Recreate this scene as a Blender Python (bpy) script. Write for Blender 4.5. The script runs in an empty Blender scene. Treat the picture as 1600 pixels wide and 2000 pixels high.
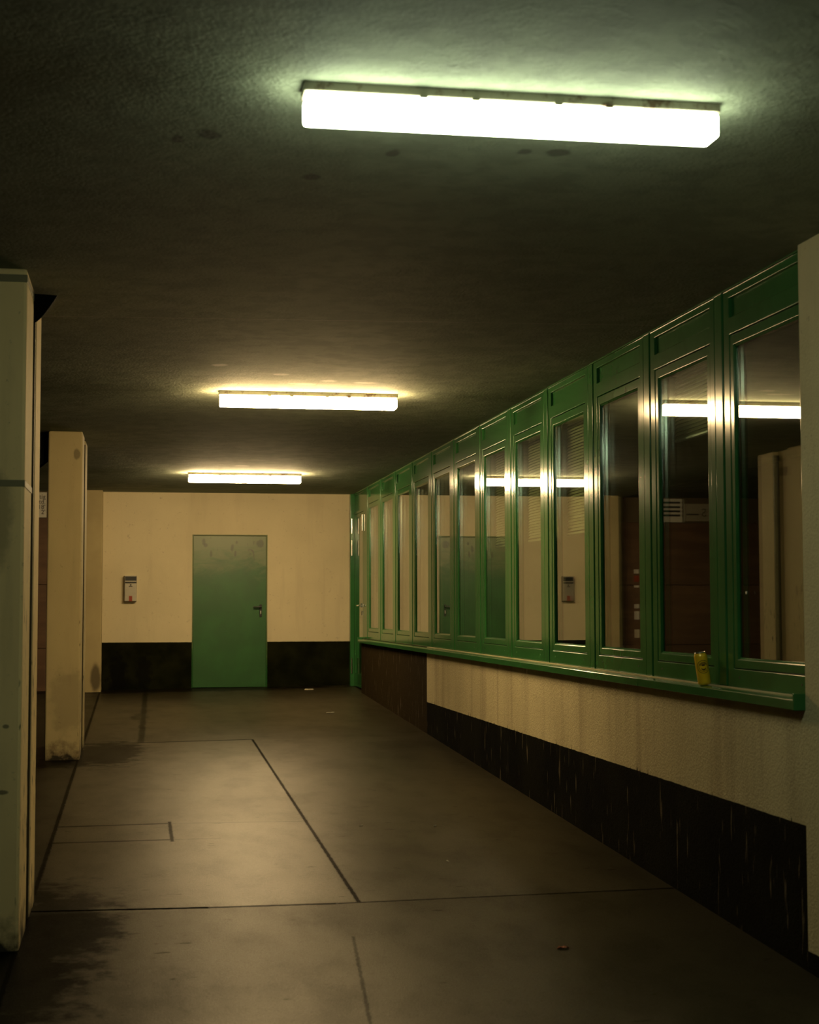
import bpy, bmesh, math, random
from mathutils import Vector, Matrix
random.seed(7)
S = bpy.context.scene
COL = S.collection

# ------------------------------------------------------------------ camera
cam_d = bpy.data.cameras.new('camera')
cam_d.sensor_fit = 'VERTICAL'
cam_d.sensor_height = 36.0
cam_d.sensor_width = 28.8
cam_d.lens = 3061.5 / 2000 * 36.0
cam_d.clip_start = 0.05
cam_d.dof.use_dof = True
cam_d.dof.focus_distance = 12.0
cam_d.dof.aperture_fstop = 4.0
cam = bpy.data.objects.new('camera', cam_d)
COL.objects.link(cam)
_r = (0.98593377, -0.16712614, -0.00186087)
_u = (-0.00847244, -0.06109517, 0.99809599)
_f = (0.16692162, 0.98404077, 0.06165175)
cam.matrix_world = Matrix(((_r[0], _u[0], -_f[0], 0), (_r[1], _u[1], -_f[1], 0),
                           (_r[2], _u[2], -_f[2], 0), (0, 0, 0, 1)))
S.camera = cam

# ------------------------------------------------------------------ world, exposure
W = bpy.data.worlds.new('world')
S.world = W
W.use_nodes = True
W.node_tree.nodes['Background'].inputs[0].default_value = (0.5, 0.7, 0.4, 1)
W.node_tree.nodes['Background'].inputs[1].default_value = 0.0
S.view_settings.view_transform = 'Standard'
S.view_settings.look = 'None'
S.view_settings.exposure = 0.0
S.view_settings.gamma = 1.0
S.view_settings.use_curve_mapping = False
S.cycles.use_denoising = True
S.cycles.max_bounces = 14
S.cycles.diffuse_bounces = 5
S.cycles.glossy_bounces = 8
S.cycles.transparent_max_bounces = 24
S.cycles.transmission_bounces = 8
S.cycles.sample_clamp_indirect = 6.0
S.cycles.blur_glossy = 0.0

# lamps: (left x, front y, colour, strength) of the three ceiling lights in view
LAMPS = [
    (0.472, 4.63, (0.90, 1.0, 0.66), 25.0),
    (0.539, 11.43, (1.0, 0.69, 0.32), 110.0),
    (0.511, 18.38, (1.0, 0.70, 0.345), 138.0),
]
LAMP_LABEL = ['nearest and largest ceiling strip light, glowing cool white above the foreground',
              'middle ceiling strip light, glowing warm white between the other two lights',
              'farthest and smallest ceiling strip light, glowing just before the back wall']

# ------------------------------------------------------------------ measures
ZC = 1.5955                    # ceiling
YB = 21.657                    # back wall
XW = 2.83                      # sill wall face
XF = 2.87                      # facade frame face
PITCH = 1.15825
Y0 = 7.327                     # far edge of the nearest glass opening
def zfloor(x, y):
    return -1.79726 + 0.03304 * y + 0.00862 * x

# ------------------------------------------------------------------ helpers
def link(o, parent=None):
    COL.objects.link(o)
    if parent is not None:
        o.parent = parent
    return o

def obj(name, bm, m, parent=None, bevel=0.0, smooth=False, seg=2):
    me = bpy.data.meshes.new(name)
    bmesh.ops.recalc_face_normals(bm, faces=bm.faces[:])
    bm.to_mesh(me)
    bm.free()
    for mm in (m if isinstance(m, (list, tuple)) else [m]):
        me.materials.append(mm)
    if smooth:
        for p in me.polygons:
            p.use_smooth = True
    o = bpy.data.objects.new(name, me)
    if bevel > 0:
        b = o.modifiers.new('bevel', 'BEVEL')
        b.width = bevel
        b.segments = seg
        b.limit_method = 'ANGLE'
        b.harden_normals = smooth
    return link(o, parent)

def tag(o, label=None, cat=None, group=None, kind=None):
    if label: o['label'] = label
    if cat: o['category'] = cat
    if group: o['group'] = group
    if kind: o['kind'] = kind
    return o

def empty(name, loc=(0, 0, 0)):
    o = bpy.data.objects.new(name, None)
    o.empty_display_size = 0.1
    o.location = loc
    return link(o)

def box(bm, x0, x1, y0, y1, z0, z1, mi=0):
    v = [bm.verts.new(p) for p in ((x0, y0, z0), (x1, y0, z0), (x1, y1, z0), (x0, y1, z0),
                                   (x0, y0, z1), (x1, y0, z1), (x1, y1, z1), (x0, y1, z1))]
    for f in ((0, 3, 2, 1), (4, 5, 6, 7), (0, 1, 5, 4), (1, 2, 6, 5), (2, 3, 7, 6), (3, 0, 4, 7)):
        bm.faces.new([v[i] for i in f]).material_index = mi

def boxm(*a):
    bm = bmesh.new()
    box(bm, *a)
    return bm

def quad(bm, pts, mi=0):
    f = bm.faces.new([bm.verts.new(p) for p in pts])
    f.material_index = mi
    return f

def prism_y(bm, prof, y0, y1, mi=0):
    """profile of (x, z) points extruded along y"""
    a = [bm.verts.new((x, y0, z)) for x, z in prof]
    b = [bm.verts.new((x, y1, z)) for x, z in prof]
    n = len(prof)
    for i in range(n):
        bm.faces.new((a[i], a[(i + 1) % n], b[(i + 1) % n], b[i])).material_index = mi
    bm.faces.new(a[::-1]).material_index = mi
    bm.faces.new(b).material_index = mi

def prism_z(bm, prof, z0, z1, mi=0):
    a = [bm.verts.new((x, y, z0)) for x, y in prof]
    b = [bm.verts.new((x, y, z1)) for x, y in prof]
    n = len(prof)
    for i in range(n):
        bm.faces.new((a[i], a[(i + 1) % n], b[(i + 1) % n], b[i])).material_index = mi
    bm.faces.new(a[::-1]).material_index = mi
    bm.faces.new(b).material_index = mi

def cyl(bm, p0, p1, r, n=16, r2=None, mi=0):
    p0, p1 = Vector(p0), Vector(p1)
    d = (p1 - p0)
    q = d.normalized().to_track_quat('Z', 'Y')
    r2 = r if r2 is None else r2
    a, b = [], []
    for i in range(n):
        t = 2 * math.pi * i / n
        e = Vector((math.cos(t), math.sin(t), 0))
        a.append(bm.verts.new(p0 + q @ (e * r)))
        b.append(bm.verts.new(p1 + q @ (e * r2)))
    for i in range(n):
        bm.faces.new((a[i], a[(i + 1) % n], b[(i + 1) % n], b[i])).material_index = mi
    bm.faces.new(a[::-1]).material_index = mi
    bm.faces.new(b).material_index = mi

def lathe(bm, prof, n=40, mi=0):
    rings = []
    for r, z in prof:
        if r < 1e-6:
            rings.append([bm.verts.new((0, 0, z))])
        else:
            rings.append([bm.verts.new((r * math.cos(2 * math.pi * i / n), r * math.sin(2 * math.pi * i / n), z)) for i in range(n)])
    for a, b in zip(rings, rings[1:]):
        for i in range(n):
            j = (i + 1) % n
            if len(a) == 1 and len(b) == 1: continue
            if len(a) == 1: f = bm.faces.new((a[0], b[i], b[j]))
            elif len(b) == 1: f = bm.faces.new((a[i], a[j], b[0]))
            else: f = bm.faces.new((a[i], a[j], b[j], b[i]))
            f.material_index = mi

def grid_frame(bm, ys, zs, solid, x0, x1):
    """one welded frame in the y-z plane: the cells (i, j) that are solid, between depths x0 and x1"""
    V = {}
    def v(x, i, j):
        k = (x, i, j)
        if k not in V: V[k] = bm.verts.new((x, ys[i], zs[j]))
        return V[k]
    ny, nz = len(ys) - 1, len(zs) - 1
    ok = lambda i, j: 0 <= i < ny and 0 <= j < nz and solid(i, j)
    for i in range(ny):
        for j in range(nz):
            if not ok(i, j): continue
            for x in (x0, x1):
                bm.faces.new((v(x, i, j), v(x, i + 1, j), v(x, i + 1, j + 1), v(x, i, j + 1)))
            if not ok(i - 1, j): bm.faces.new((v(x0, i, j), v(x1, i, j), v(x1, i, j + 1), v(x0, i, j + 1)))
            if not ok(i + 1, j): bm.faces.new((v(x0, i + 1, j), v(x1, i + 1, j), v(x1, i + 1, j + 1), v(x0, i + 1, j + 1)))
            if not ok(i, j - 1): bm.faces.new((v(x0, i, j), v(x1, i, j), v(x1, i + 1, j), v(x0, i + 1, j)))
            if not ok(i, j + 1): bm.faces.new((v(x0, i, j + 1), v(x1, i, j + 1), v(x1, i + 1, j + 1), v(x0, i + 1, j + 1)))

# ------------------------------------------------------------------ node helpers
class NT:
    def __init__(s, name):
        s.m = bpy.data.materials.new(name)
        s.m.use_nodes = True
        s.t = s.m.node_tree
        s.n = s.t.nodes
        s.n.clear()
        s.out = s.n.new('ShaderNodeOutputMaterial')
        s._xyz = None
    def lk(s, a, b): s.t.links.new(a, b)
    def put(s, sock, v):
        if hasattr(v, 'is_output') or hasattr(v, 'links'):
            s.lk(v, sock)
        else:
            sock.default_value = v
    def math(s, op, a, b=0.0, c=None, clamp=False):
        n = s.n.new('ShaderNodeMath'); n.operation = op; n.use_clamp = clamp
        s.put(n.inputs[0], a); s.put(n.inputs[1], b)
        if c is not None: s.put(n.inputs[2], c)
        return n.outputs[0]
    def xyz(s):
        if s._xyz is None:
            tc = s.n.new('ShaderNodeTexCoord')
            sp = s.n.new('ShaderNodeSeparateXYZ')
            s.lk(tc.outputs['Object'], sp.inputs[0])
            s._xyz = (sp.outputs[0], sp.outputs[1], sp.outputs[2], tc.outputs['Object'])
        return s._xyz
    def noise(s, scale=5, detail=4, rough=0.55, stretch=None, off=(0, 0, 0), dist=0.0):
        mp = s.n.new('ShaderNodeMapping')
        s.lk(s.xyz()[3], mp.inputs[0])
        mp.inputs['Scale'].default_value = stretch or (1, 1, 1)
        mp.inputs['Location'].default_value = off
        n = s.n.new('ShaderNodeTexNoise')
        s.lk(mp.outputs[0], n.inputs['Vector'])
        n.inputs['Scale'].default_value = scale
        n.inputs['Detail'].default_value = detail
        n.inputs['Roughness'].default_value = rough
        n.inputs['Distortion'].default_value = dist
        return n.outputs[0]
    def ramp(s, v, a, b, lo=0.0, hi=1.0, smooth=True):
        n = s.n.new('ShaderNodeMapRange')
        n.interpolation_type = 'SMOOTHSTEP' if smooth else 'LINEAR'
        s.put(n.inputs[0], v)
        for i, x in zip((1, 2, 3, 4), (a, b, lo, hi)): n.inputs[i].default_value = x
        return n.outputs[0]
    def mix(s, f, a, b, mode='MIX'):
        n = s.n.new('ShaderNodeMix'); n.data_type = 'RGBA'; n.blend_type = mode
        s.put(n.inputs[0], f)
        for i, v in ((6, a), (7, b)):
            if isinstance(v, tuple): v = (v[0], v[1], v[2], 1)
            s.put(n.inputs[i], v)
        return n.outputs[2]
    def bsdf(s, col, rough=0.6, spec=0.5, metal=0.0, bump=None, bstr=0.3, bdist=0.01, coat=0.0, tint=None):
        p = s.n.new('ShaderNodeBsdfPrincipled')
        if isinstance(col, tuple): col = (col[0], col[1], col[2], 1)
        s.put(p.inputs['Base Color'], col)
        s.put(p.inputs['Roughness'], rough)
        s.put(p.inputs['Specular IOR Level'], spec)
        s.put(p.inputs['Metallic'], metal)
        if tint: p.inputs['Specular Tint'].default_value = (*tint, 1)
        s.put(p.inputs['Coat Weight'], coat)
        if bump is not None:
            b = s.n.new('ShaderNodeBump')
            b.inputs['Strength'].default_value = bstr
            b.inputs['Distance'].default_value = bdist
            s.lk(bump, b.inputs['Height'])
            s.lk(b.outputs[0], p.inputs['Normal'])
        s.lk(p.outputs[0], s.out.inputs[0])
        return s.m
    def seg(s, x0, y0, x1, y1, w, wob=0.01, nz=None):
        """mask: 1 on a line on the floor from (x0,y0) to (x1,y1)"""
        x, y = s.xyz()[0], s.xyz()[1]
        L = math.hypot(x1 - x0, y1 - y0); dx, dy = (x1 - x0) / L, (y1 - y0) / L
        px = s.math('SUBTRACT', x, x0); py = s.math('SUBTRACT', y, y0)
        t = s.math('ADD', s.math('MULTIPLY', px, dx), s.math('MULTIPLY', py, dy))
        d = s.math('SUBTRACT', s.math('MULTIPLY', px, -dy), s.math('MULTIPLY', py, -dx))
        if nz is not None:
            d = s.math('ADD', d, s.math('MULTIPLY', s.math('SUBTRACT', nz, 0.5), wob))
        m = s.ramp(s.math('ABSOLUTE', d), w * 0.35, w, 1.0, 0.0)
        e = s.math('MULTIPLY', s.ramp(t, -0.01, 0.01), s.ramp(t, L - 0.01, L + 0.01, 1.0, 0.0))
        return s.math('MULTIPLY', m, e)
    def blob(s, x0, y0, rx, ry, nz, k=0.9, axes=(0, 1), amp=1.6):
        a, b = s.xyz()[axes[0]], s.xyz()[axes[1]]
        u = s.math('DIVIDE', s.math('SUBTRACT', a, x0), rx)
        v = s.math('DIVIDE', s.math('SUBTRACT', b, y0), ry)
        d = s.math('SQRT', s.math('ADD', s.math('MULTIPLY', u, u), s.math('MULTIPLY', v, v)))
        d = s.math('ADD', d, s.math('MULTIPLY', s.math('SUBTRACT', nz, 0.5), amp))
        return s.ramp(d, 0.55, 1.0, k, 0.0)

def plain(name, col, rough=0.5, spec=0.5, metal=0.0, coat=0.0):
    return NT(name).bsdf(col, rough, spec, metal, coat=coat)

# ------------------------------------------------------------------ materials
def mk_ceiling():
    s = NT('ceiling_stucco')
    big = s.noise(0.8, 3); mid = s.noise(6, 5, 0.6); fine = s.noise(55, 6, 0.65)
    c = s.mix(s.ramp(big, 0.35, 0.7), (0.190, 0.220, 0.165), (0.240, 0.268, 0.205))
    c = s.mix(s.ramp(mid, 0.42, 0.62, 0.0, 0.35), c, (0.10, 0.11, 0.09))
    nz = s.noise(9, 4)
    for (x0, y0, rx, ry) in ((0.208, 5.242, 0.05, 0.07), (0.10, 5.3, .03, .05), (0.602, 5.687, 0.04, 0.06), (1.42, 5.244, 0.05, 0.05),
                             (1.30, 5.25, 0.03, 0.04), (0.85, 5.35, 0.03, 0.05)):
        c = s.mix(s.blob(x0, y0, rx, ry, nz, 0.7), c, (0.05, 0.05, 0.045))
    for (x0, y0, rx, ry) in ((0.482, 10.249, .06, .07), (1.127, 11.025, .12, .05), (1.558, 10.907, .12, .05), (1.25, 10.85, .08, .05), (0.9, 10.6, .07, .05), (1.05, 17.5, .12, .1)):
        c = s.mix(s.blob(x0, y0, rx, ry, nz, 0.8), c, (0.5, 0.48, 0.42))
    c = s.mix(s.math('MULTIPLY', s.seg(-3, 8.85, 2.83, 8.42, 0.008), 0.6), c, (0.40, 0.39, 0.33))
    h = s.math('ADD', s.math('MULTIPLY', fine, 0.5), s.math('ADD', s.math('MULTIPLY', mid, 0.7), s.math('MULTIPLY', s.noise(2.2, 3), 1.2)))
    return s.bsdf(c, 0.85, 0.25, bump=h, bstr=0.9, bdist=0.02)

def stucco(name, ca, cb, dirt=(0.25, 0.21, 0.15), bstr=0.25, streak=True, extra=None):
    s = NT(name)
    big = s.noise(0.9, 4); fine = s.noise(90, 4, 0.6); spk = s.noise(22, 4, 0.7, off=(3, 1, 2))
    c = s.mix(s.ramp(big, 0.35, 0.68), ca, cb)
    c = s.mix(s.ramp(spk, 0.62, 0.72, 0.0, 0.6), c, dirt)
    if streak:
        st = s.noise(7, 4, 0.6, stretch=(1, 1, 0.12), off=(5, 2, 1))
        c = s.mix(s.ramp(st, 0.52, 0.72, 0.0, 0.16), c, dirt)
    if extra: c = extra(s, c)
    h = s.math('ADD', fine, s.math('MULTIPLY', s.noise(30, 3), 0.7))
    return s, c, h

def mk_wall_back():
    def ex(s, c):
        z = s.xyz()[2]
        nz = s.noise(14, 3)
        e = s.math('ADD', z, s.math('MULTIPLY', s.math('SUBTRACT', nz, 0.5), 0.006))
        m = s.ramp(e, -0.449, -0.446, 1.0, 0.0)
        bz = s.noise(3, 4, off=(1, 7, 3))
        dk = s.mix(s.ramp(bz, 0.35, 0.7), (0.005, 0.006, 0.002), (0.013, 0.014, 0.005))
        dk = s.mix(s.blob(-0.33, -0.95, 0.16, 0.42, nz, 0.85, (0, 2)), dk, (0.004, 0.004, 0.003))
        dk = s.mix(s.blob(0.02, -0.85, 0.14, 0.3, nz, 0.7, (0, 2)), dk, (0.004, 0.004, 0.003))
        return s.mix(m, c, dk)
    s, c, h = stucco('wall_back_stucco', (0.60, 0.53, 0.35), (0.68, 0.60, 0.40), (0.40, 0.33, 0.22), extra=ex)
    return s.bsdf(c, 0.95, 0.04, bump=h, bstr=0.25, bdist=0.006)

def mk_wall_right():
    def ex(s, c):
        x, y, z, _ = s.xyz()
        nz = s.noise(11, 4)
        drip = s.noise(20, 3, 0.6, stretch=(1, 1, 0.02), off=(0, 3, 0))
        e = s.math('SUBTRACT', z, s.math('MULTIPLY', s.ramp(drip, 0.60, 0.78), 0.07))
        e = s.math('ADD', e, s.math('MULTIPLY', s.math('SUBTRACT', nz, 0.5), 0.01))
        low = s.math('MULTIPLY', s.ramp(e, -0.940, -0.936, 1.0, 0.0), s.ramp(y, 6.453, 6.457))
        far = s.ramp(y, 15.648, 15.654)
        pl = s.ramp(s.math('ADD', z, s.math('MULTIPLY', s.math('SUBTRACT', nz, 0.5), 0.02)), -1.472, -1.468, 1.0, 0.0)
        m = s.math('MAXIMUM', low, s.math('MAXIMUM', far, pl))
        bz = s.noise(2, 4, off=(1, 7, 3))
        dk = s.mix(s.ramp(bz, 0.35, 0.7), (0.001, 0.0012, 0.0006), (0.006, 0.006, 0.0025))
        dk = s.mix(s.math('MULTIPLY', far, 0.7), dk, (0.040, 0.027, 0.011))
        st = s.noise(26, 2, 0.5, stretch=(1, 1, 0.16), off=(2, 2, 2))
        dk = s.mix(s.ramp(st, 0.64, 0.74, 0.0, 0.7), dk, (0.15, 0.12, 0.075))
        # vertical grime on the light render
        st2 = s.noise(3.2, 4, 0.6, stretch=(1, 1, 0.1), off=(8, 2, 1))
        c = s.mix(s.ramp(st2, 0.48, 0.68, 0.0, 0.45), c, (0.33, 0.26, 0.17))
        return s.mix(m, c, dk)
    s, c, h = stucco('wall_right_stucco', (0.56, 0.50, 0.32), (0.66, 0.59, 0.38), (0.32, 0.26, 0.18), extra=ex)
    return s.bsdf(c, 0.95, 0.04, bump=h, bstr=0.6, bdist=0.010)

def mk_pillar(name, tint, marks=True):
    def ex(s, c):
        z = s.xyz()[2]
        n2 = s.noise(9, 5, 0.65, off=(4, 4, 4))
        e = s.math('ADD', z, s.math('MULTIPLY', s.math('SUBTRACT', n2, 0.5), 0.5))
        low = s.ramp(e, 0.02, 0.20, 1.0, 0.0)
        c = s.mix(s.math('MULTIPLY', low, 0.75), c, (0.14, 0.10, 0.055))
        sm = s.noise(5, 4, 0.6, off=(2, 9, 4))
        for (ax, az, rx, rz, k) in (((0.02, 1.98, 0.10, 0.26, 0.45), (0.08, 1.02, 0.018, 0.012, 0.8), (0.07, 0.72, 0.03, 0.012, 0.8)) if marks else ((0.10, 2.72, 0.035, 0.06, 0.6), (0.06, 0.5, 0.2, 0.35, 0.3))):
            c = s.mix(s.blob(ax, az, rx, rz, sm, k, (0, 2)), c, (0.12, 0.10, 0.06))
        chip = s.noise(16, 3, 0.6, stretch=(1, 1, 0.35), off=(1, 1, 7))
        edge = s.ramp(s.math('ABSOLUTE', s.math('SUBTRACT', s.xyz()[0], 0.15)), 0.0, 0.028, 1.0, 0.0)
        lowz = s.ramp(z, 0.9, 2.1, 1.0, 0.0)
        c = s.mix(s.math('MULTIPLY', s.math('MULTIPLY', s.ramp(chip, 0.60, 0.66), edge), lowz), c, (0.02, 0.018, 0.01))
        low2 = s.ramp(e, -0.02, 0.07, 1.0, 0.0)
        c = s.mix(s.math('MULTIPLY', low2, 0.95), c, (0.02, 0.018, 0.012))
        return c
    s, c, h = stucco(name, tint, tuple(v * 1.12 for v in tint), (0.26, 0.2, 0.12), extra=ex)
    return s.bsdf(c, 0.75, 0.3, bump=h, bstr=0.15, bdist=0.005)

def mk_floor():
    s = NT('floor_cement')
    x, y, z, _ = s.xyz()
    big = s.noise(0.55, 4, 0.6); mid = s.noise(3.5, 5, 0.62, stretch=(1, 0.5, 1)); fine = s.noise(160, 3, 0.6)
    nz = s.noise(6, 5, 0.65); nf = s.noise(35, 4, 0.6)
    c = s.mix(s.ramp(big, 0.33, 0.68), (0.026, 0.023, 0.013), (0.038, 0.033, 0.019))
    c = s.mix(s.ramp(mid, 0.46, 0.68, 0.0, 0.35), c, (0.020, 0.017, 0.010))
    c = s.mix(s.ramp(fine, 0.58, 0.74, 0.0, 0.5), c, (0.012, 0.010, 0.006))
    c = s.mix(s.ramp(fine, 0.28, 0.40, 0.35, 0.0), c, (0.09, 0.078, 0.05))
    left = s.ramp(s.math('ADD', x, s.math('MULTIPLY', s.math('SUBTRACT', nz, .5), .02)), -0.565, -0.555, 1.0, 0.0)
    c = s.mix(s.math('MULTIPLY', left, 0.6), c, (0.016, 0.015, 0.008))
    # wide damp crack in front of the back wall
    m = s.seg(0.042, 21.5, -0.014, 15.44, 0.05, 0.05, nz)
    m = s.math('MAXIMUM', m, s.blob(-0.03, 17.9, 0.12, 0.6, nz, 0.8))
    c = s.mix(s.math('MULTIPLY', m, 0.9), c, (0.010, 0.010, 0.005))
    wet = s.math('MULTIPLY', m, 0.8)
    # grime round the feet of the pillars; last entry darkens the floor along the back wall
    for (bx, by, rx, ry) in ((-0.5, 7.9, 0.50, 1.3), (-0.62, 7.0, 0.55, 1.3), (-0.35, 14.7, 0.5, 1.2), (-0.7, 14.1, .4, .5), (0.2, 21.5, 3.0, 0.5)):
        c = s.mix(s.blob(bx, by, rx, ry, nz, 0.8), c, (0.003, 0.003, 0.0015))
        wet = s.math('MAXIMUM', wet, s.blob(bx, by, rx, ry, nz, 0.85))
    dark = (0.004, 0.0035, 0.002)
    for (x0, y0, x1, y1, w, k) in (
            (-0.562, 5.0, -0.562, 21.6, 0.024, 0.95),
            (-0.562, 8.265, 0.35, 8.187, 0.034, 1.0), (0.30, 8.19, 1.0, 8.157, 0.028, 0.95), (1.0, 8.157, 2.83, 8.185, 0.020, 0.92),
            (1.065, 15.527, 1.116, 8.165, 0.019, 0.97),
            (-0.55, 15.442, 1.066, 15.527, 0.042, 0.92),
            (-0.56, 10.785, 0.19, 10.785, 0.034, 0.85), (0.19, 10.785, 1.1, 10.69, 0.018, 0.45),
            (-0.56, 10.19, 0.19, 10.17, 0.034, 0.85), (0.19, 10.17, 0.5, 10.16, 0.018, 0.4),
            (0.187, 10.86, 0.192, 10.10, 0.020, 0.95),
            (0.990, 7.45, 0.85, 5.8, 0.012, 0.7)):
        sg = s.math('MULTIPLY', s.seg(x0, y0, x1, y1, w, 0.022, nf), k)
        c = s.mix(sg, c, dark)
        wet = s.math('MAXIMUM', wet, sg)
    # small scuffs
    sc = s.noise(5, 3, 0.5, stretch=(1.2, 3.2, 1), off=(9, 3, 0))
    c = s.mix(s.ramp(sc, 0.70, 0.76, 0.0, 0.6), c, (0.02, 0.016, 0.010))
    h = s.math('ADD', fine, s.math('MULTIPLY', mid, 1.5))
    wet0 = wet
    scuff = s.ramp(sc, 0.68, 0.74, 0.0, 0.8)
    wet = s.math('MAXIMUM', wet, scuff)
    rough = s.ramp(big, 0.3, 0.7, 0.33, 0.39)
    wet = s.math('MAXIMUM', wet, s.math('MULTIPLY', left, 0.55))
    # the concrete was cast in slabs of different finish: middle slab burnished, the others duller
    slab_r = s.math('SUBTRACT', 1.0, s.math('MULTIPLY', 0.32, s.math('MULTIPLY', s.ramp(x, 1.04, 1.14), s.ramp(y, 8.15, 8.22))))
    slab_f = s.ramp(y, 8.15, 8.22, 0.38, 1.0)
    slab_b = s.ramp(y, 15.4, 15.6, 1.0, 0.75)
    slab = s.math('MULTIPLY', slab_f, s.math('MULTIPLY', slab_r, slab_b))
    spec = s.math('MULTIPLY', s.math('SUBTRACT', 1.0, wet), s.ramp(mid, 0.35, 0.70, 0.20, 0.10))
    spec = s.math('MULTIPLY', spec, slab)
    spec = s.math('MULTIPLY', spec, s.ramp(fine, 0.35, 0.65, 1.35, 0.55))
    return s.bsdf(c, rough, spec, bump=h, bstr=0.24, bdist=0.006, tint=(0.95, 0.84, 0.36))

def mk_green(name, col, rough=0.28, door=False):
    s = NT(name)
    n1 = s.noise(2.5, 4); n2 = s.noise(60, 3)
    c = s.mix(s.ramp(n1, 0.35, 0.7), tuple(v * 0.88 for v in col), tuple(v * 1.1 for v in col))
    r = rough
    if door:
        z = s.xyz()[2]
        sm = s.noise(2.4, 5, 0.7, stretch=(1.0, 1, 1.7), off=(2, 0, 4), dist=1.6)
        e = s.math('ADD', z, s.math('MULTIPLY', s.math('SUBTRACT', sm, 0.5), 0.9))
        m = s.ramp(e, 0.30, 1.05)
        c = s.mix(s.math('MULTIPLY', m, 0.62), c, (0.30, 0.31, 0.17))
        dk = s.noise(7, 3, 0.6, stretch=(2.2, 1, 0.9), off=(1, 5, 2), dist=1.0)
        c = s.mix(s.math('MULTIPLY', s.ramp(dk, 0.66, 0.72), m), c, (0.05, 0.06, 0.035))
    return s.bsdf(c, r, 0.25)

def mk_glass():
    """one pane of a double-glazed unit: both faces reflect, the rest goes straight through"""
    s = NT('window_glass')
    fr = s.n.new('ShaderNodeFresnel'); 
    geo = s.n.new('ShaderNodeNewGeometry')        # same reflectance from either side of the thin pane
    s.lk(s.math('ADD', 1.52, s.math('MULTIPLY', geo.outputs['Backfacing'], 1.0 / 1.52 - 1.52)), fr.inputs['IOR'])
    R = fr.outputs[0]
    R2 = s.math('DIVIDE', s.math('MULTIPLY', R, 2.0), s.math('ADD', R, 1.0))
    g = s.n.new('ShaderNodeBsdfGlossy'); g.inputs['Roughness'].default_value = 0.012
    g.inputs['Color'].default_value = (1, 1, 1, 1)
    t = s.n.new('ShaderNodeBsdfTransparent'); t.inputs['Color'].default_value = (0.82, 0.90, 0.85, 1)
    m = s.n.new('ShaderNodeMixShader')
    s.lk(R2, m.inputs[0]); s.lk(t.outputs[0], m.inputs[1]); s.lk(g.outputs[0], m.inputs[2])
    s.lk(m.outputs[0], s.out.inputs[0])
    return s.m

def mk_emit(name, col, k):
    s = NT(name)
    e = s.n.new('ShaderNodeEmission')
    e.inputs[0].default_value = (col[0], col[1], col[2], 1)
    e.inputs[1].default_value = k
    s.lk(e.outputs[0], s.out.inputs[0])
    return s.m

def mk_garage():
    s = NT('garage_door_brown')
    n = s.noise(8, 4, 0.6, stretch=(0.15, 1, 1))
    c = s.mix(s.ramp(n, 0.35, 0.7), (0.10, 0.055, 0.03), (0.15, 0.085, 0.045))
    return s.bsdf(c, 0.55, 0.4)

M_CEIL = mk_ceiling()
M_BACK = mk_wall_back()
M_RIGHT = mk_wall_right()
M_FLOOR = mk_floor()
M_GREEN = mk_green('facade_green_paint', (0.034, 0.145, 0.042), 0.13)
M_DOOR = mk_green('steel_door_green_paint', (0.017, 0.106, 0.020), 0.5, True)
M_GLASS = mk_glass()
M_GAP = plain('joint_black', (0.004, 0.005, 0.004), 0.8, 0.1)
M_ALU = plain('spacer_aluminium', (0.80, 0.84, 0.82), 0.14, 0.5, 1.0)
M_CHROME = plain('hinge_steel', (0.75, 0.72, 0.66), 0.25, 0.5, 1.0)
M_BLACKP = plain('black_plastic', (0.01, 0.011, 0.01), 0.4, 0.5)
M_RUBBER = plain('black_rubber', (0.003, 0.004, 0.003), 0.9, 0.08)
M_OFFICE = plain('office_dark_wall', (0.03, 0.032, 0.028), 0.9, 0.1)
M_BLIND = plain('blind_slat', (0.78, 0.76, 0.50), 0.35, 0.5)
M_GARAGE = mk_garage()
M_BAND = plain('pillar_joint_band', (0.22, 0.20, 0.12), 0.6, 0.3)
M_STEEL = NT('brushed_steel')
_st = M_STEEL.noise(40, 3, 0.6, stretch=(0.1, 1, 1))
M_STEEL = M_STEEL.bsdf(M_STEEL.mix(_st, (0.30, 0.28, 0.22), (0.40, 0.37, 0.30)), 0.42, 0.5, 0.7)
M_WHITE = plain('sign_white', (0.62, 0.6, 0.52), 0.5, 0.4)
M_INK = plain('sign_ink', (0.03, 0.025, 0.02), 0.6, 0.3)
M_RED = plain('red_mark', (0.26, 0.035, 0.01), 0.5, 0.4)
M_PAPER = plain('pale_label', (0.55, 0.50, 0.36), 0.6, 0.3)

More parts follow.
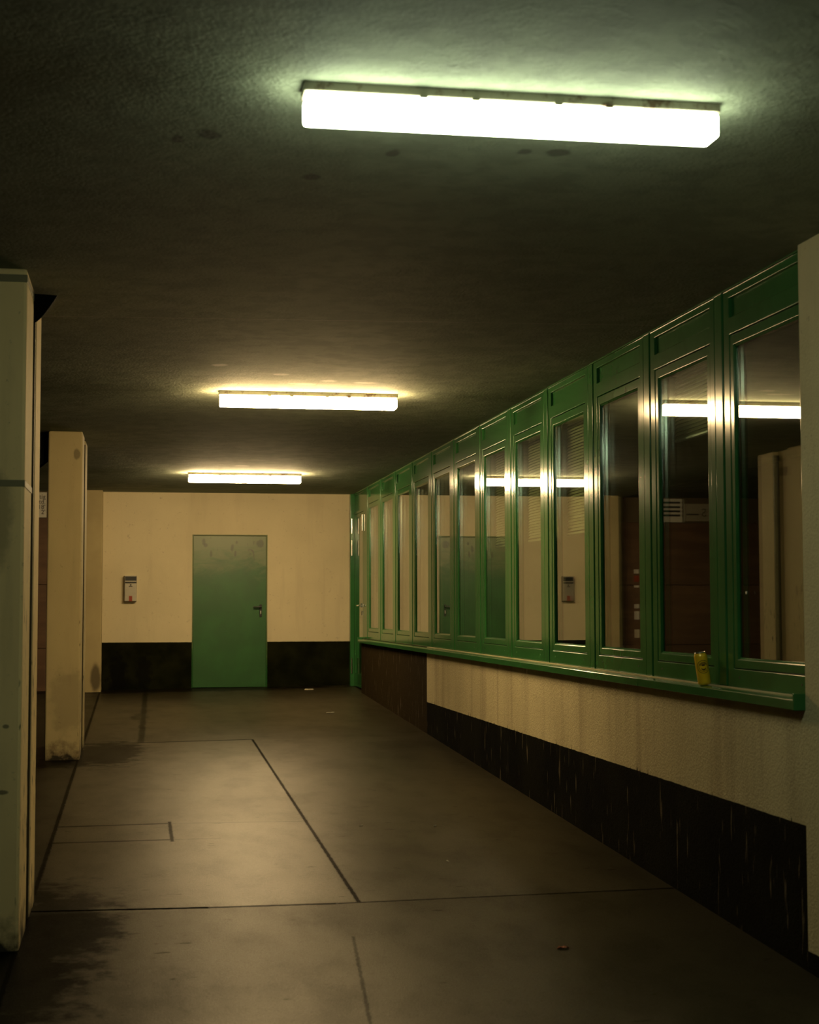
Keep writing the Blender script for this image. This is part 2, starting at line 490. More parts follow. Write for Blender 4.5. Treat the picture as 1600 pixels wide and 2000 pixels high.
# ------------------------------------------------------------------ room shell
def build_shell():
    # sloped floor
    bm = bmesh.new()
    xs = [-6.0, -3, -0.56, 1.1, 2.83, 3.0]
    ys = [-6 + i * 1.0 for i in range(29)] + [22.2]
    g = [[bm.verts.new((x, y, zfloor(x, y))) for y in ys] for x in xs]
    for i in range(len(xs) - 1):
        for j in range(len(ys) - 1):
            bm.faces.new((g[i][j], g[i + 1][j], g[i + 1][j + 1], g[i][j + 1]))
    ret = bmesh.ops.extrude_face_region(bm, geom=bm.faces[:])
    for v in [e for e in ret['geom'] if isinstance(e, bmesh.types.BMVert)]: v.co.z -= 0.25
    tag(obj('floor', bm, M_FLOOR), 'sloping grey brown concrete floor with dark joints and cracks', 'floor', kind='structure')
    # ceiling
    bm = boxm(-6, 7.2, -6, 22.2, ZC, ZC + 0.25)
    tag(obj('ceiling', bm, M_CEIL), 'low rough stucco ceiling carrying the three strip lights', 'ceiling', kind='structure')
    # back wall with the opening of the steel door
    dx0, dx1, dz1 = 0.655, 1.685, 1.023
    bm = bmesh.new()
    zl = -1.6
    box(bm, -0.70, dx0, YB, YB + 0.3, zl, ZC)
    box(bm, dx1, 3.2, YB, YB + 0.3, zl, ZC)
    box(bm, dx0, dx1, YB, YB + 0.3, dz1, ZC)
    box(bm, dx0, dx1, YB, YB + 0.3, zl, zfloor(1.1, YB) - 0.001)
    tag(obj('wall_back', bm, M_BACK), 'tan back wall with dark painted base band beside the green steel door', 'wall', kind='structure')
    # sill wall under the windows plus the full height pier at its near end
    bm = bmesh.new()
    box(bm, XW, XW + 0.22, 6.44, 20.48, -1.9, -0.385)
    box(bm, XW, XW + 0.22, -6, 6.44, -2.3, ZC)
    tag(obj('wall_right', bm, M_RIGHT), 'cream right wall below the windows with a black base band', 'wall', kind='structure')
    # garage side on the left
    bm = bmesh.new()
    box(bm, -6.2, -6.0, -6, 22.2, -2.3, ZC)
    tag(obj('wall_left', bm, M_OFFICE), 'dark wall at the far left of the parking bays', 'wall', kind='structure')
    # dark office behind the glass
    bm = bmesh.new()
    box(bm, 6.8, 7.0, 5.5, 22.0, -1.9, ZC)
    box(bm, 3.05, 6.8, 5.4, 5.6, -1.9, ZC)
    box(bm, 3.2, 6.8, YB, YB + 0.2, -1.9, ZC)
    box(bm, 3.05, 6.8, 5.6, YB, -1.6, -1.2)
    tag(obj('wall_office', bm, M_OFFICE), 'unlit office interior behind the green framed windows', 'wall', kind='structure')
build_shell()

# ------------------------------------------------------------------ garage end wall behind the pillars
def text_mesh(body, size, m, name, parent, loc, rot, align='LEFT', ext=0.0008):
    cu = bpy.data.curves.new(name, 'FONT')
    cu.body = body
    cu.size = size
    cu.align_x = align
    cu.extrude = ext
    t = bpy.data.objects.new(name + '_tmp', cu)
    COL.objects.link(t)
    bpy.context.view_layer.update()
    me = bpy.data.meshes.new_from_object(t.evaluated_get(bpy.context.evaluated_depsgraph_get()))
    COL.objects.unlink(t)
    bpy.data.objects.remove(t)
    me.name = name
    me.materials.clear()
    me.materials.append(m)
    o = bpy.data.objects.new(name, me)
    o.location = loc
    o.rotation_euler = rot
    return link(o, parent)

def build_garage_end():
    bm = bmesh.new()
    box(bm, -6.0, -0.70, YB, YB + 0.3, 1.235, ZC)
    box(bm, -0.95, -0.70, YB, YB + 0.3, -1.6, 1.235)
    tag(obj('wall_garage', bm, plain('garage_wall_dark', (0.10, 0.075, 0.045), 0.8, 0.2)),
        'dark end wall above the brown garage door, behind the pillars', 'wall', kind='structure')
    d = empty('door_3', (-2.5, YB, zfloor(-2.5, YB)))
    zb = zfloor(-2.5, YB)
    for z0, z1 in ((-0.52, 0.333), (0.339, 1.235), (zb, -0.526)):
        b = boxm(-3.3, 1.55, 0.03, 0.10, z0 - zb, z1 - zb)
        obj('door_panel', b, M_GARAGE, d, 0.004)
    tag(d, 'brown sectional garage door glimpsed between the left pillars', 'door', kind='structure')
    # two signs over it
    s1 = empty('parking_sign', (-1.60, YB - 0.004, 1.41))
    obj('sign_plate', boxm(-0.30, 0.30, -0.004, 0.004, -0.17, 0.17), M_WHITE, s1, 0.001)
    bm = bmesh.new()
    for z in (0.12, 0.055, -0.005, -0.065):
        box(bm, -0.27, 0.05, -0.006, -0.0042, z - 0.020, z + 0.008)
    obj('printed_line', bm, M_INK, s1)
    for t, z in (('tig', 0.085), ('Std.', 0.015), ("- 18'", -0.055), ("2'", -0.125)):
        text_mesh(t, 0.085, M_INK, 'lettering', s1, (0.285, -0.0052, z), (math.pi / 2, 0, 0), 'RIGHT')
    tag(s1, 'white parking notice with black lines of print above the garage door, between the left pillars', 'sign')
    s2 = empty('garage_number_sign', (-2.17, YB - 0.004, 1.385))
    obj('sign_plate', boxm(-0.24, 0.24, -0.004, 0.004, -0.125, 0.125), plain('sign_grey', (0.30, 0.27, 0.20), 0.5, 0.4), s2, 0.001)
    text_mesh('F', 0.17, M_INK, 'letter', s2, (-0.22, -0.0052, -0.06), (math.pi / 2, 0, 0))
    text_mesh('S', 0.17, M_INK, 'letter', s2, (-0.10, -0.0052, -0.06), (math.pi / 2, 0, 0))
    bm = bmesh.new()
    box(bm, 0.02, 0.21, -0.006, -0.0042, -0.04, -0.02)
    obj('printed_line', bm, M_INK, s2)
    tag(s2, 'dull grey sign with large black characters, seen mirrored in the second window', 'sign')
    # vertical strip of small notices
    v = empty('notice_strip', (-1.21, YB + 0.028, 0.0))
    bm = bmesh.new()
    box(bm, -0.045, 0.045, -0.004, 0.0, -0.72, 0.68)
    obj('backing', bm, M_GARAGE, v)
    for z0, z1, m in ((0.50, 0.56, M_WHITE), (0.38, 0.47, M_RED), (0.30, 0.33, M_WHITE), (0.0, 0.06, M_WHITE), (-0.16, -0.04, M_WHITE), (-0.42, -0.30, M_PAPER)):
        obj('notice', boxm(-0.035, 0.035, -0.006, -0.0041, z0, z1), m, v)
    tag(v, 'narrow vertical strip of small notices, seen mirrored in the third window', 'sign')
build_garage_end()

# ------------------------------------------------------------------ pillars
M_GROOVE = plain('groove_strip_dark', (0.035, 0.03, 0.014), 0.6, 0.2)  # dark colour of the strip added to darken the pillar grooves
def pillar(y0, y1, y2, y3, label, tint, bands):
    xl, xr = -0.85, -0.55
    zb = zfloor(-0.7, y0) - 0.0
    t = empty('pillar', (-0.70, y0, zb))
    m = mk_pillar('pillar_plaster', tint, bool(bands))
    h = ZC - zb
    def shaft(name, ya, yb, xa, xb, bev):
        bm = boxm(xa + 0.70, xb + 0.70, ya - y0, yb - y0, -0.02 + (zfloor(xa, ya) - zb), h)
        return obj(name, bm, m, t, bev)
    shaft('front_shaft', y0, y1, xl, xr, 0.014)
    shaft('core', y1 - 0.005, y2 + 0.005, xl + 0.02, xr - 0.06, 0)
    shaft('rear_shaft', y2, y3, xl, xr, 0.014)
    bm = boxm(xr - 0.16 + 0.70, xr - 0.004 + 0.70, y2 - 0.03 - y0, y2 - 0.001 - y0, (zfloor(xl, y2) - zb), h - 0.04)
    obj('groove_strip', bm, M_GROOVE, t, 0.002)  # added dark strip lining the groove before the rear shaft
    for z0, z1 in bands:
        bm = bmesh.new()
        e = 0.0025
        box(bm, xl + 0.70 - e, xr + 0.70 + e, -e, y1 - y0 + e, z0 - zb, z1 - zb)
        obj('joint_band', bm, M_BAND, t, 0.002)
    tag(t, label, 'pillar', 'pillars along the left side')
    return t

pillar(7.46, 7.92, 8.14, 8.52, 'nearest and largest plaster pillar with two dark bands, at the far left', (0.82, 0.64, 0.34),
       ((1.530, 1.566), (0.570, 0.601)))
pillar(14.30, 14.74, 15.10, 15.50, 'middle cream pillar with a stained crumbling foot, standing free on the left', (0.50, 0.42, 0.23), ())
# pier against the back wall
def back_pier():
    y0 = 21.33
    zb = zfloor(-0.7, y0)
    t = empty('wall_pier', (-0.70, y0, zb))
    s = NT('pier_plaster')
    n = s.noise(10, 4); big = s.noise(1.1, 4)
    c = s.mix(s.ramp(big, 0.35, 0.7), (0.38, 0.31, 0.16), (0.48, 0.40, 0.21))
    c = s.mix(s.blob(0.08, 0.19, 0.085, 0.23, n, 0.8, (0, 2), 0.35), c, (0.06, 0.045, 0.025))
    m = s.bsdf(c, 0.8, 0.3)
    obj('shaft', boxm(-0.15, 0.15, 0, YB - y0, -0.02, ZC - zb), m, t, 0.01)
    tag(t, 'farthest cream pier with a dark stain at its foot, against the back wall', 'pillar', 'pillars along the left side')
back_pier()

# black flaps at the pillar heads
def flap(name, pts, y0, y1, label):
    base = Vector((pts[0][0], y0, pts[0][1]))
    bm = bmesh.new()
    a = [bm.verts.new((x - base.x, 0.0 + 0.03 * math.sin(i * 1.3), z - base.z)) for i, (x, z) in enumerate(pts)]
    b = [bm.verts.new((x - base.x, y1 - y0, z - base.z)) for x, z in pts]
    n = len(pts)
    for i in range(n):
        bm.faces.new((a[i], a[(i + 1) % n], b[(i + 1) % n], b[i]))
    bm.faces.new(a[::-1]); bm.faces.new(b)
    o = obj(name, bm, M_RUBBER)
    o.location = base
    return tag(o, label, 'flap')
flap('rubber_flap', [(-0.60, 1.592), (-0.52, 1.594), (-0.443, 1.588), (-0.456, 1.555), (-0.478, 1.520), (-0.508, 1.485), (-0.545, 1.452), (-0.60, 1.425)],
     8.03, 8.055, 'black curved flap sticking out of the nearest pillar under the ceiling')
flap('rubber_flap', [(-0.853, 1.594), (-1.25, 1.594), (-1.25, 1.20), (-1.02, 1.21), (-0.93, 1.289), (-0.853, 1.352)],
     14.40, 14.56, 'black flap on the left of the middle pillar head')

# ------------------------------------------------------------------ ceiling lights
def ceiling_light(x0, yf, col, k, label):
    t = empty('ceiling_light', (x0 + 0.655, yf + 0.06, ZC))
    hx, hy = 0.655, 0.0575
    base = NT('lamp_base_rusty')
    rn = base.noise(14, 4, 0.7)
    base = base.bsdf(base.mix(base.ramp(rn, 0.5, 0.66), (0.30, 0.28, 0.22), (0.10, 0.055, 0.03)), 0.5, 0.4)
    bm = bmesh.new()
    box(bm, -hx - 0.006, hx + 0.006, -hy + 0.004, hy - 0.004, -0.030, -0.0)
    tray = obj('base_tray', bm, base, t, 0.004)
    bm = boxm(-hx, hx, -hy, hy, -0.112, -0.032)
    obj('diffuser', bm, mk_emit('lamp_diffuser', col, k), t, 0.012, seg=3)
    for sx in (-1, 1):
        for q in (0.45, 0.2):
            bm = boxm(sx * hx * q - 0.012, sx * hx * q + 0.012, -hy - 0.001, -hy + 0.006, -0.036, -0.024)
            obj('clip', bm, base, tray)
    tag(t, label, 'ceiling light', 'strip lights along the ceiling')
for (a, lab) in zip(LAMPS, LAMP_LABEL):
    ceiling_light(*a, lab)

# ------------------------------------------------------------------ green window facade
XG = 2.886      # outer glass
def window(i):
    yf = Y0 + PITCH * i                       # far edge of glass opening
    mc = yf + 0.190                           # mullion centre on the far side
    mn = mc - PITCH                           # mullion centre on the near side
    yn = mn + 0.185                           # near edge of glass opening
    w = empty('window_%d' % (i + 1), (XF, (mc + mn) / 2, -0.385))
    ox, oy, oz = XF, (mc + mn) / 2, -0.385
    def B(bm, x0, x1, y0, y1, z0, z1): box(bm, x0 - ox, x1 - ox, y0 - oy, y1 - oy, z0 - oz, z1 - oz)
    fa, fb = mn + 0.066, mc - 0.066           # outer frame
    sa, sb = yn - 0.048, yf + 0.045           # sash outer edges
    zt, zs, zg, zh, zu = ZC - 0.001, 1.357, 1.303, -0.250, -0.294
    # fixed outer frame
    bm = bmesh.new()
    grid_frame(bm, [q - oy for q in (fa, sa - 0.003, sb + 0.003, fb)],
               [q - oz for q in (-0.385, zu - 0.003, zs + 0.003, 1.448, 1.545, zt)],
               lambda i, j: not (i == 1 and j in (1, 3)), 0.0, 0.07)
    obj('outer_frame', bm, M_GREEN, w, 0.004, smooth=True, seg=4)
    # transom panel, set back, with its bright upper bead
    bm = bmesh.new()
    B(bm, XF + 0.016, XF + 0.034, sa - 0.003, sb + 0.003, 1.448, 1.545)
    obj('transom_panel', bm, M_GREEN, w)
    # sash
    bm = bmesh.new()
    grid_frame(bm, [q - oy for q in (sa, yn, yf, sb)], [q - oz for q in (zu, zh, zg, zs)],
               lambda i, j: not (i == 1 and j == 1), 0.003, 0.06)
    obj('sash', bm, M_GREEN, w, 0.005, smooth=True, seg=4)
    bm = bmesh.new()
    for (za, zb2) in ((zg, zg - 0.010), (zh, zh + 0.010)):
        prism_y(bm, [(XF + 0.006 - ox, za - oz), (XG - 0.001 - ox, zb2 - oz), (XG - 0.001 - ox, za - oz)], yn - oy, yf - oy)
    obj('glazing_bead', bm, M_GREEN, w, 0.001)
    # dark joints: behind the gaps
    bm = bmesh.new()
    B(bm, XF + 0.05, XF + 0.072, fa - 0.01, fb + 0.01, -0.385, -0.26)
    B(bm, XF + 0.05, XF + 0.072, fa - 0.01, fb + 0.01, 1.31, zt)
    B(bm, XF + 0.05, XF + 0.072, fa - 0.01, yn - 0.002, -0.26, 1.31)
    B(bm, XF + 0.05, XF + 0.072, yf + 0.002, fb + 0.01, -0.26, 1.31)
    obj('joint_seal', bm, M_GAP, w)
    # double glazing and its aluminium spacer
    bm = bmesh.new()
    for xg in (XG, XG + 0.020):
        quad(bm, [(xg - ox, yn - oy, zh - oz), (xg - ox, yf - oy, zh - oz), (xg - ox, yf - oy, zg - oz), (xg - ox, yn - oy, zg - oz)])
    p = obj('pane', bm, M_GLASS, w)
    if i == 0:
        bm = bmesh.new()
        cyl(bm, (XG - 0.003 - ox, 7.235 - oy, 0.075 - oz), (XG - 0.0005 - ox, 7.235 - oy, 0.075 - oz), 0.008, 12)
        obj('sticker', bm, M_WHITE, p)
    bm = bmesh.new()
    B(bm, XG + 0.002, XG + 0.018, yf - 0.004, yf + 0.0, zh, zg)
    B(bm, XG + 0.002, XG + 0.018, yn, yn + 0.004, zh, zg)
    B(bm, XG + 0.002, XG + 0.018, yn, yf, zg - 0.005, zg)
    obj('spacer', bm, M_ALU, w)
    # far mullion cover
    bm = bmesh.new()
    B(bm, XF - 0.004, XF + 0.075, mc - 0.052, mc + 0.052, -0.385, zt)
    obj('mullion', bm, M_GREEN, w, 0.006, smooth=True, seg=4)
    for ys in (sa + 0.07, sb - 0.07):
        bm = bmesh.new()
        cyl(bm, (XF - 0.0012 - ox, ys - oy, -0.338 - oz), (XF + 0.002 - ox, ys - oy, -0.338 - oz), 0.006, 10)
        obj('screw', bm, M_BLACKP, w)
    nth = ['nearest', 'second nearest', 'third', 'fourth', 'fifth', 'sixth', 'seventh', 'eighth', 'ninth', 'tenth', 'eleventh', 'farthest'][i]
    tag(w, '%s tall green framed window of the right hand row, counted from the camera' % nth, 'window', kind='structure')
    return yn, yf
OPEN = [window(i) for i in range(12)]

def build_trims():
    # near end of the facade row: closing mullion hidden partly by the wall
    # head trim along the ceiling
    bm = bmesh.new()
    prism_y(bm, [(XF - 0.010, ZC), (XF - 0.010, ZC - 0.008), (XF + 0.01, ZC - 0.012), (XF + 0.01, ZC)], 6.44, YB - 0.12)
    tag(obj('trim_1', bm, M_GREEN, None, 0.001), 'thin green strip where the windows meet the ceiling', 'trim', kind='structure')
    # sill
    t = empty('trim_2', (XW, 6.44, -0.40))
    prof = [(2.89, -0.380), (2.782, -0.3965), (2.779, -0.400), (2.779, -0.441), (2.786, -0.441), (2.789, -0.405), (2.89, -0.390)]
    prof = [(x - XW, z + 0.40) for x, z in prof]
    ys = [6.455, 8.62, 11.45, 14.4, 17.4, 20.46]
    for a, b in zip(ys, ys[1:]):
        bm = bmesh.new()
        prism_y(bm, prof, a + 0.002 - 6.44, b - 0.002 - 6.44)
        obj('sill_sheet', bm, M_GREEN, t, 0.0015)
    for ya, yb in ((6.441, 6.456), (20.455, 20.47)):
        bm = boxm(2.776 - XW, 2.87 - XW, ya - 6.44, yb - 6.44, -0.043, 0.030)
        obj('sill_end_cap', bm, M_GREEN, t, 0.003)
    tag(t, 'long green metal window sill running the length of the right wall', 'sill', kind='structure')
build_trims()

# ------------------------------------------------------------------ venetian blinds inside
def blind(i, zbot, label, tilt=0.95):
    yn, yf = OPEN[i]
    t = empty('venetian_blind', (2.99, (yn + yf) / 2, 1.33))
    h = (yf - yn) / 2 + 0.03
    obj('head_rail', boxm(-0.02, 0.02, -h, h, -0.01, 0.03), M_BLIND, t, 0.002)
    bm = bmesh.new()
    z = -0.02
    c, s = math.cos(tilt) * 0.0125, math.sin(tilt) * 0.0125
    while z > zbot - 1.33 + 0.015:
        pts = [(-c, z - s), (0, z + 0.002), (c, z + s), (c, z + s + 0.0006), (0, z + 0.0026), (-c, z - s + 0.0006)]
        prism_y(bm, pts, -h, h)
        z -= 0.0215
    obj('slats', bm, M_BLIND, t)
    obj('bottom_rail', boxm(-0.012, 0.012, -h, h, zbot - 1.33 - 0.008, zbot - 1.33 + 0.006), M_BLIND, t, 0.002)
    tag(t, label, 'blind', 'blinds behind the windows')
blind(1, 0.95, 'short raised venetian blind behind the second nearest window')
blind(3, 0.53, 'half lowered venetian blind behind the fourth window from the camera')
blind(4, 0.53, 'half lowered venetian blind behind the fifth window from the camera')
blind(5, 0.53, 'half lowered venetian blind behind the sixth window from the camera')

# ------------------------------------------------------------------ glazed door at the far end of the facade
def glazed_door():
    ox, oy, oz = XF, 21.1, zfloor(XF, 21.1)
    t = empty('door_2', (ox, oy, oz))
    def B(bm, x0, x1, y0, y1, z0, z1): box(bm, x0 - ox, x1 - ox, y0 - oy, y1 - oy, z0 - oz, z1 - oz)
    zb = oz
    bm = bmesh.new()
    B(bm, XF, XF + 0.07, 20.315, 20.58, zb, ZC - 0.001)                 # near jamb
    B(bm, XF, XF + 0.07, 20.58, 21.54, 1.30, 1.335)                     # head
    B(bm, XF, XF + 0.07, 20.58, 21.54, 1.56, ZC - 0.001)
    B(bm, XF + 0.015, XF + 0.04, 20.58, 21.54, 1.335, 1.56)             # panel over the door
    obj('outer_frame', bm, M_GREEN, t, 0.003)
    bm = bmesh.new()
    B(bm, 2.822, XF + 0.07, 21.54, YB - 0.001, zb + 0.0, ZC - 0.001)
    obj('corner_post', bm, M_GREEN, t, 0.008)
    lf = bmesh.new()
    B(lf, XF + 0.004, XF + 0.06, 20.585, 20.68, zb + 0.02, 1.295)
    B(lf, XF + 0.004, XF + 0.06, 21.42, 21.535, zb + 0.02, 1.295)
    B(lf, XF + 0.004, XF + 0.06, 20.68, 21.42, zb + 0.02, zb + 0.20)
    B(lf, XF + 0.004, XF + 0.06, 20.68, 21.42, 1.245, 1.295)
    leaf = obj('door_leaf', lf, M_GREEN, t, 0.003)
    bm = bmesh.new()
    for xg in (XG, XG + 0.02):
        quad(bm, [(xg - ox, 20.68 - oy, 0.20), (xg - ox, 21.42 - oy, 0.20), (xg - ox, 21.42 - oy, 1.245 - oz), (xg - ox, 20.68 - oy, 1.245 - oz)])
    obj('pane', bm, M_GLASS, leaf)
    for z0, z1 in ((1.04, 1.25), (0.735, 0.95), (-0.89, -0.676)):
        bm = bmesh.new()
        cyl(bm, (2.842 - ox, 21.53 - oy, z0 - oz), (2.842 - ox, 21.53 - oy, z1 - oz), 0.010, 12)
        for q in (0.33, 0.66):
            zz = z0 + (z1 - z0) * q
            cyl(bm, (2.842 - ox, 21.53 - oy, zz - 0.003 - oz), (2.842 - ox, 21.53 - oy, zz + 0.003 - oz), 0.013, 12)
        obj('hinge', bm, M_CHROME, t, smooth=False)
    bm = bmesh.new()
    cyl(bm, (XF - 0.012 - ox, 20.60 - oy, 1.035 - oz), (XF - 0.012 - ox, 20.60 - oy, 1.253 - oz), 0.011, 12)
    obj('hinge', bm, M_CHROME, t)
    bm = bmesh.new()
    B(bm, XF - 0.022, XF + 0.004, 20.70, 20.76, 0.02, 0.075)
    cyl(bm, (XF - 0.05 - ox, 20.70 - oy, 0.045 - oz), (XF - 0.05 - ox, 20.86 - oy, 0.045 - oz), 0.010, 12)
    cyl(bm, (XF - 0.055 - ox, 20.73 - oy, 0.045 - oz), (XF + 0.002 - ox, 20.73 - oy, 0.045 - oz), 0.010, 12)
    obj('door_handle', bm, M_CHROME, leaf, 0.002)['label'] = 'bright metal lever handle'
    bm = bmesh.new()
    B(bm, XF - 0.010, XF + 0.004, 20.705, 20.755, -0.085, -0.025)
    obj('lock_plate', bm, M_CHROME, leaf, 0.002)
    tag(t, 'glazed green door at the far end of the window row, by the back wall', 'door', kind='structure')
glazed_door()

# ------------------------------------------------------------------ green steel door in the back wall
def steel_door():
    zb = zfloor(1.17, YB)
    x0, x1, z1 = 0.655, 1.685, 1.023
    ox = (x0 + x1) / 2
    t = empty('door_1', (ox, YB, zb))
    hw = (x1 - x0) / 2
    H = z1 - zb
    bm = bmesh.new()
    box(bm, -hw, -hw + 0.014, -0.004, 0.06, 0, H)
    box(bm, hw - 0.014, hw, -0.004, 0.06, 0, H)
    box(bm, -hw, hw, -0.004, 0.06, H - 0.012, H)
    obj('door_frame', bm, M_DOOR, t, 0.002)
    bm = boxm(-hw + 0.017, hw - 0.017, 0.010, 0.055, 0.006, H - 0.018)
    leaf = bm
    for v in leaf.verts: pass
    leaf = obj('door_leaf', leaf, None or mk_green('door_leaf_paint', (0.017, 0.106, 0.020), 0.42), t, 0.002)
    leaf.data.materials.clear(); leaf.data.materials.append(M_LEAF)
    bm = boxm(-hw + 0.014, hw - 0.014, 0.05, 0.06, 0.0, H - 0.012)
    obj('door_rebate', bm, M_GAP, t)
    hz = 0.035 - zb
    bm = bmesh.new()
    box(bm, 0.405, 0.440, 0.002, 0.011, hz - 0.145, hz + 0.028)
    pl = obj('lock_plate', bm, M_BLACKP, leaf, 0.006)
    bm = bmesh.new()
    cyl(bm, (0.422, 0.004, hz - 0.005), (0.422, -0.045, hz - 0.005), 0.010, 14)
    cyl(bm, (0.430, -0.045, hz - 0.005), (0.318, -0.045, hz - 0.008), 0.0105, 14)
    obj('door_handle', bm, M_BLACKP, leaf, 0.002)['label'] = 'black lever handle'
    bm = bmesh.new()
    box(bm, 0.416, 0.430, -0.002, 0.003, hz - 0.105, hz - 0.055)
    obj('lock_cylinder', bm, M_CHROME, leaf, 0.003)
    tag(t, 'flush green steel door with black lever handle in the back wall', 'door', kind='structure')

def mk_leaf():
    s = NT('door_leaf_scuffed')
    z = s.xyz()[2]
    n1 = s.noise(2.5, 4)
    col = (0.017, 0.106, 0.020)
    c = s.mix(s.ramp(n1, 0.35, 0.7), tuple(v * 0.85 for v in col), tuple(v * 1.1 for v in col))
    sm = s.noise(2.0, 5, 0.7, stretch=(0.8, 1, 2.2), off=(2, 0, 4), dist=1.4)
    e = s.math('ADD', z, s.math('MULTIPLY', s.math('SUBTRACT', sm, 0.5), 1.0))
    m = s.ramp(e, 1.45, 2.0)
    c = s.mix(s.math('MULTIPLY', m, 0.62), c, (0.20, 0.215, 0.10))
    dk = s.noise(7, 3, 0.6, stretch=(2.0, 1, 0.8), off=(1, 5, 2), dist=0.8)
    c = s.mix(s.math('MULTIPLY', s.math('MULTIPLY', s.ramp(dk, 0.63, 0.69), s.ramp(z, 1.7, 1.85)), 0.8), c, (0.05, 0.06, 0.03))
    for (ax, az, rx, rz) in ((-0.36, 1.985, 0.03, 0.05), (-0.33, 1.95, 0.03, 0.04), (0.03, 1.90, 0.025, 0.07), (0.07, 1.83, 0.02, 0.05), (0.09, 1.99, 0.02, 0.03), (-0.26, 1.83, 0.02, 0.05), (0.40, 1.98, 0.09, 0.06)):
        c = s.mix(s.blob(ax, az, rx, rz, dk, 0.7, (0, 2), 2.2), c, (0.03, 0.04, 0.018))
    return s.bsdf(c, 0.42, 0.5, bump=s.noise(1.6, 2), bstr=0.12, bdist=0.03)
M_LEAF = mk_leaf()
steel_door()

# ------------------------------------------------------------------ wall ashtray
def ashtray():
    t = empty('wall_ashtray', (-0.172, YB, 0.108))
    hw, H, d = 0.082, 0.350, 0.085
    bm = bmesh.new()
    box(bm, -hw, hw, -d, 0, 0, 0.245)
    body = obj('bin_body', bm, M_STEEL, t, 0.006)
    bm = bmesh.new()
    box(bm, -hw, hw, -d, 0, 0.335, H)
    box(bm, -hw, -hw + 0.006, -d, 0, 0.245, 0.336)
    box(bm, hw - 0.006, hw, -d, 0, 0.245, 0.336)
    box(bm, -hw, hw, -0.006, 0, 0.245, 0.336)
    box(bm, -hw, hw, -d, -d + 0.004, 0.262, 0.280)
    hood = obj('hood', bm, M_STEEL, t, 0.002)
    bm = boxm(-hw + 0.007, hw - 0.007, -d + 0.02, -0.008, 0.246, 0.334)
    obj('black_slot', bm, M_BLACKP, hood)
    bm = bmesh.new()
    cyl(bm, (0, -d - 0.001, 0.222), (0, -d + 0.001, 0.222), 0.011, 16)
    box(bm, -0.024, 0.024, -d - 0.001, -d + 0.001, 0.196, 0.208)
    obj('symbol', bm, M_INK, body)
    obj('red_sticker', boxm(-0.022, 0.022, -d - 0.001, -d + 0.001, 0.0, 0.072), M_RED, body)
    tag(t, 'small steel wall ashtray with black slot, left of the green steel door', 'ashtray')
ashtray()

# ------------------------------------------------------------------ beer can on the sill
def can():
    base = Vector((2.8225, 7.655, -0.3885))
    t = empty('drink_can', base)
    t.rotation_euler = (0, -math.radians(8.6), 0)
    my = NT('can_yellow')
    n = my.noise(30, 3)
    M_Y = my.bsdf(my.mix(n, (0.95, 0.58, 0.02), (1.0, 0.66, 0.03)), 0.26, 0.5, 0.1, coat=0.2)
    bm = bmesh.new()
    lathe(bm, [(0.0, 0.004), (0.020, 0.002), (0.0245, 0.0), (0.0265, 0.001), (0.0320, 0.009), (0.0330, 0.013), (0.0330, 0.147), (0.0322, 0.151), (0.0282, 0.160), (0.0272, 0.1625)], 48)
    body = obj('can_body', bm, M_Y, t, smooth=True)
    bm = bmesh.new()
    lathe(bm, [(0.0270, 0.1615), (0.0280, 0.1640), (0.0284, 0.1665), (0.0272, 0.1680), (0.0258, 0.1665), (0.0246, 0.1630), (0.0, 0.1632)], 48)
    lid = obj('can_lid', bm, M_CHROME, t, smooth=True)
    lid['label'] = 'bare metal lid'
    bm = bmesh.new()
    lathe(bm, [(0.0, 0.0), (0.006, 0.0), (0.006, 0.002), (0.0, 0.002)], 12)
    for v in bm.verts: v.co += Vector((0.006, 0.0, 0.1632))
    obj('ring_pull', bm, M_CHROME, lid)
    # ring emblem wrapped on the can, facing the passage
    def wrap(u, v, r=0.0333):            # u: arc length, v: height
        a = math.radians(-97) + u / 0.033
        return (r * math.cos(a), r * math.sin(a), v)
    def ring(bm, cu, cv, r0, r1, a0=0, a1=360, n=48):
        pv = None
        for i in range(n + 1):
            a = math.radians(a0 + (a1 - a0) * i / n)
            p = [bm.verts.new(wrap(cu + r * math.cos(a), cv + r * math.sin(a))) for r in (r0, r1)]
            if pv: bm.faces.new((pv[0], pv[1], p[1], p[0]))
            pv = p
    def patch(bm, pts):
        # fan of small quads keeps the patch on the curve
        cx = sum(p[0] for p in pts) / len(pts); cy = sum(p[1] for p in pts) / len(pts)
        c = bm.verts.new(wrap(cx, cy))
        vs = [bm.verts.new(wrap(*p)) for p in pts]
        for i in range(len(vs)): bm.faces.new((c, vs[i], vs[(i + 1) % len(vs)]))
    bm = bmesh.new()
    cv = 0.094
    ring(bm, 0, cv, 0.0305, 0.0335)
    ring(bm, 0, cv, 0.0222, 0.0248)
    ring(bm, 0, cv, 0.0165, 0.0205, 25, 155)
    ring(bm, 0, cv, 0.0045, 0.0145, 40, 140, 20)
    ring(bm, 0, cv - 0.006, 0.0090, 0.0125, 180, 360)
    patch(bm, [(-0.011, cv - 0.006), (-0.006, cv - 0.014), (0.0, cv - 0.020), (0.006, cv - 0.014), (0.011, cv - 0.006), (0.004, cv - 0.009), (0, cv - 0.011), (-0.004, cv - 0.009)])
    obj('emblem', bm, plain('can_emblem', (0.07, 0.035, 0.012), 0.4, 0.4), body)['label'] = 'dark round emblem'
    tag(t, 'yellow half litre drink can with a round emblem, leaning on the window sill', 'can')
can()

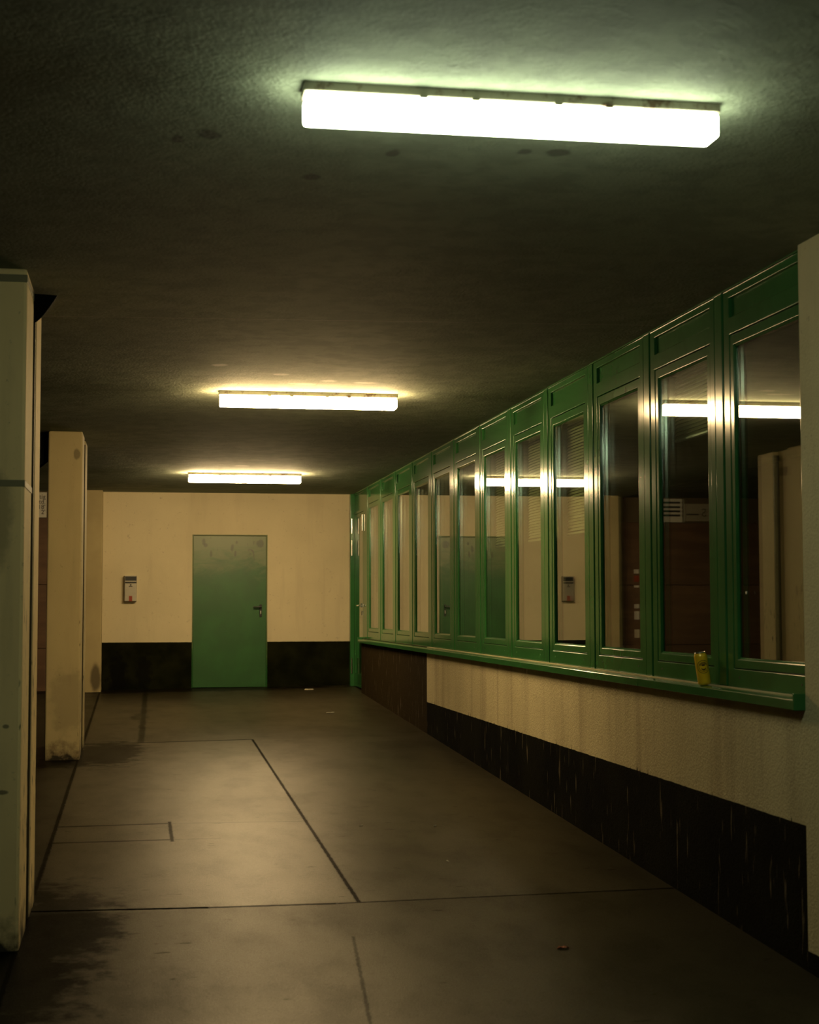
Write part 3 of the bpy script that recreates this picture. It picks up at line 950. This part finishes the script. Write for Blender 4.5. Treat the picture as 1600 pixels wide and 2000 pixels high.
# ------------------------------------------------------------------ litter
def leaf():
    x, y = 1.901, 7.038
    bm = bmesh.new()
    pts = [(-0.03, 0), (-0.018, 0.012), (-0.006, 0.010), (0.004, 0.022), (0.010, 0.008), (0.030, 0.006), (0.016, -0.006), (0.008, -0.016), (-0.004, -0.008), (-0.016, -0.012)]
    c0 = bm.verts.new((0, 0, 0.005)); c1 = bm.verts.new((0, 0, 0.0035))
    up = [bm.verts.new((a, b, 0.004 + 0.010 * abs(math.sin(i * 1.9)))) for i, (a, b) in enumerate(pts)]
    dn = [bm.verts.new((a, b, 0.0025 + 0.010 * abs(math.sin(i * 1.9)))) for i, (a, b) in enumerate(pts)]
    n = len(pts)
    for i in range(n):
        j = (i + 1) % n
        bm.faces.new((c0, up[i], up[j])); bm.faces.new((c1, dn[j], dn[i])); bm.faces.new((up[i], dn[i], dn[j], up[j]))
    o = obj('fallen_leaf', bm, plain('leaf_red_brown', (0.36, 0.11, 0.05), 0.7, 0.3))
    o.location = (x, y, zfloor(x, y) - 0.002)
    tag(o, 'small red brown fallen leaf on the floor near the bottom right', 'leaf')
leaf()
def scrap(name, x, y, lx, ly, h, label, m=M_WHITE, cat='litter', rz=0.0):
    bm = bmesh.new()
    cyl(bm, (-lx, 0, h * 0.8), (lx * 0.4, 0, h * 0.8), h * 0.6, 8)
    cyl(bm, (lx * 0.4, 0, h), (lx, 0, h), ly, 8, ly * 0.8)
    o = obj(name, bm, m)
    o.location = (x, y, zfloor(x, y))
    o.rotation_euler = (0, 0, rz)
    tag(o, label, cat)
scrap('litter_stick', 2.113, 17.899, 0.045, 0.008, 0.008, 'thin white stick lying on the floor near the glazed door')
scrap('cigarette_butt', 1.919, 10.324, 0.012, 0.005, 0.005, 'pale cigarette butt lying mid floor, well right of the long joint', rz=0.6)
scrap('cigarette_butt', 1.773, 9.132, 0.012, 0.005, 0.005, 'pale cigarette butt lying on the floor, nearest the front cross joint', rz=1.9)
scrap('cigarette_butt', 1.439, 10.439, 0.012, 0.004, 0.004, 'pale cigarette butt lying closest to the long floor joint', rz=0.1)

def paper():
    x, y = 2.2, 21.05
    bm = bmesh.new()
    pts = [(-0.065, -0.02), (-0.02, -0.05), (0.05, -0.03), (0.07, 0.015), (0.01, 0.05), (-0.05, 0.03)]
    a = [bm.verts.new((u, v, 0.006 + 0.012 * abs(math.sin(i * 2.3)))) for i, (u, v) in enumerate(pts)]
    b = [bm.verts.new((u, v, 0.002)) for u, v in pts]
    n = len(pts)
    bm.faces.new(a); bm.faces.new(b[::-1])
    for i in range(n): bm.faces.new((a[i], a[(i + 1) % n], b[(i + 1) % n], b[i]))
    o = obj('paper_scrap', bm, M_PAPER)
    o.location = (x, y, zfloor(x, y))
    tag(o, 'pale crumpled scrap on the floor by the back wall, between steel door and corner', 'litter')
paper()
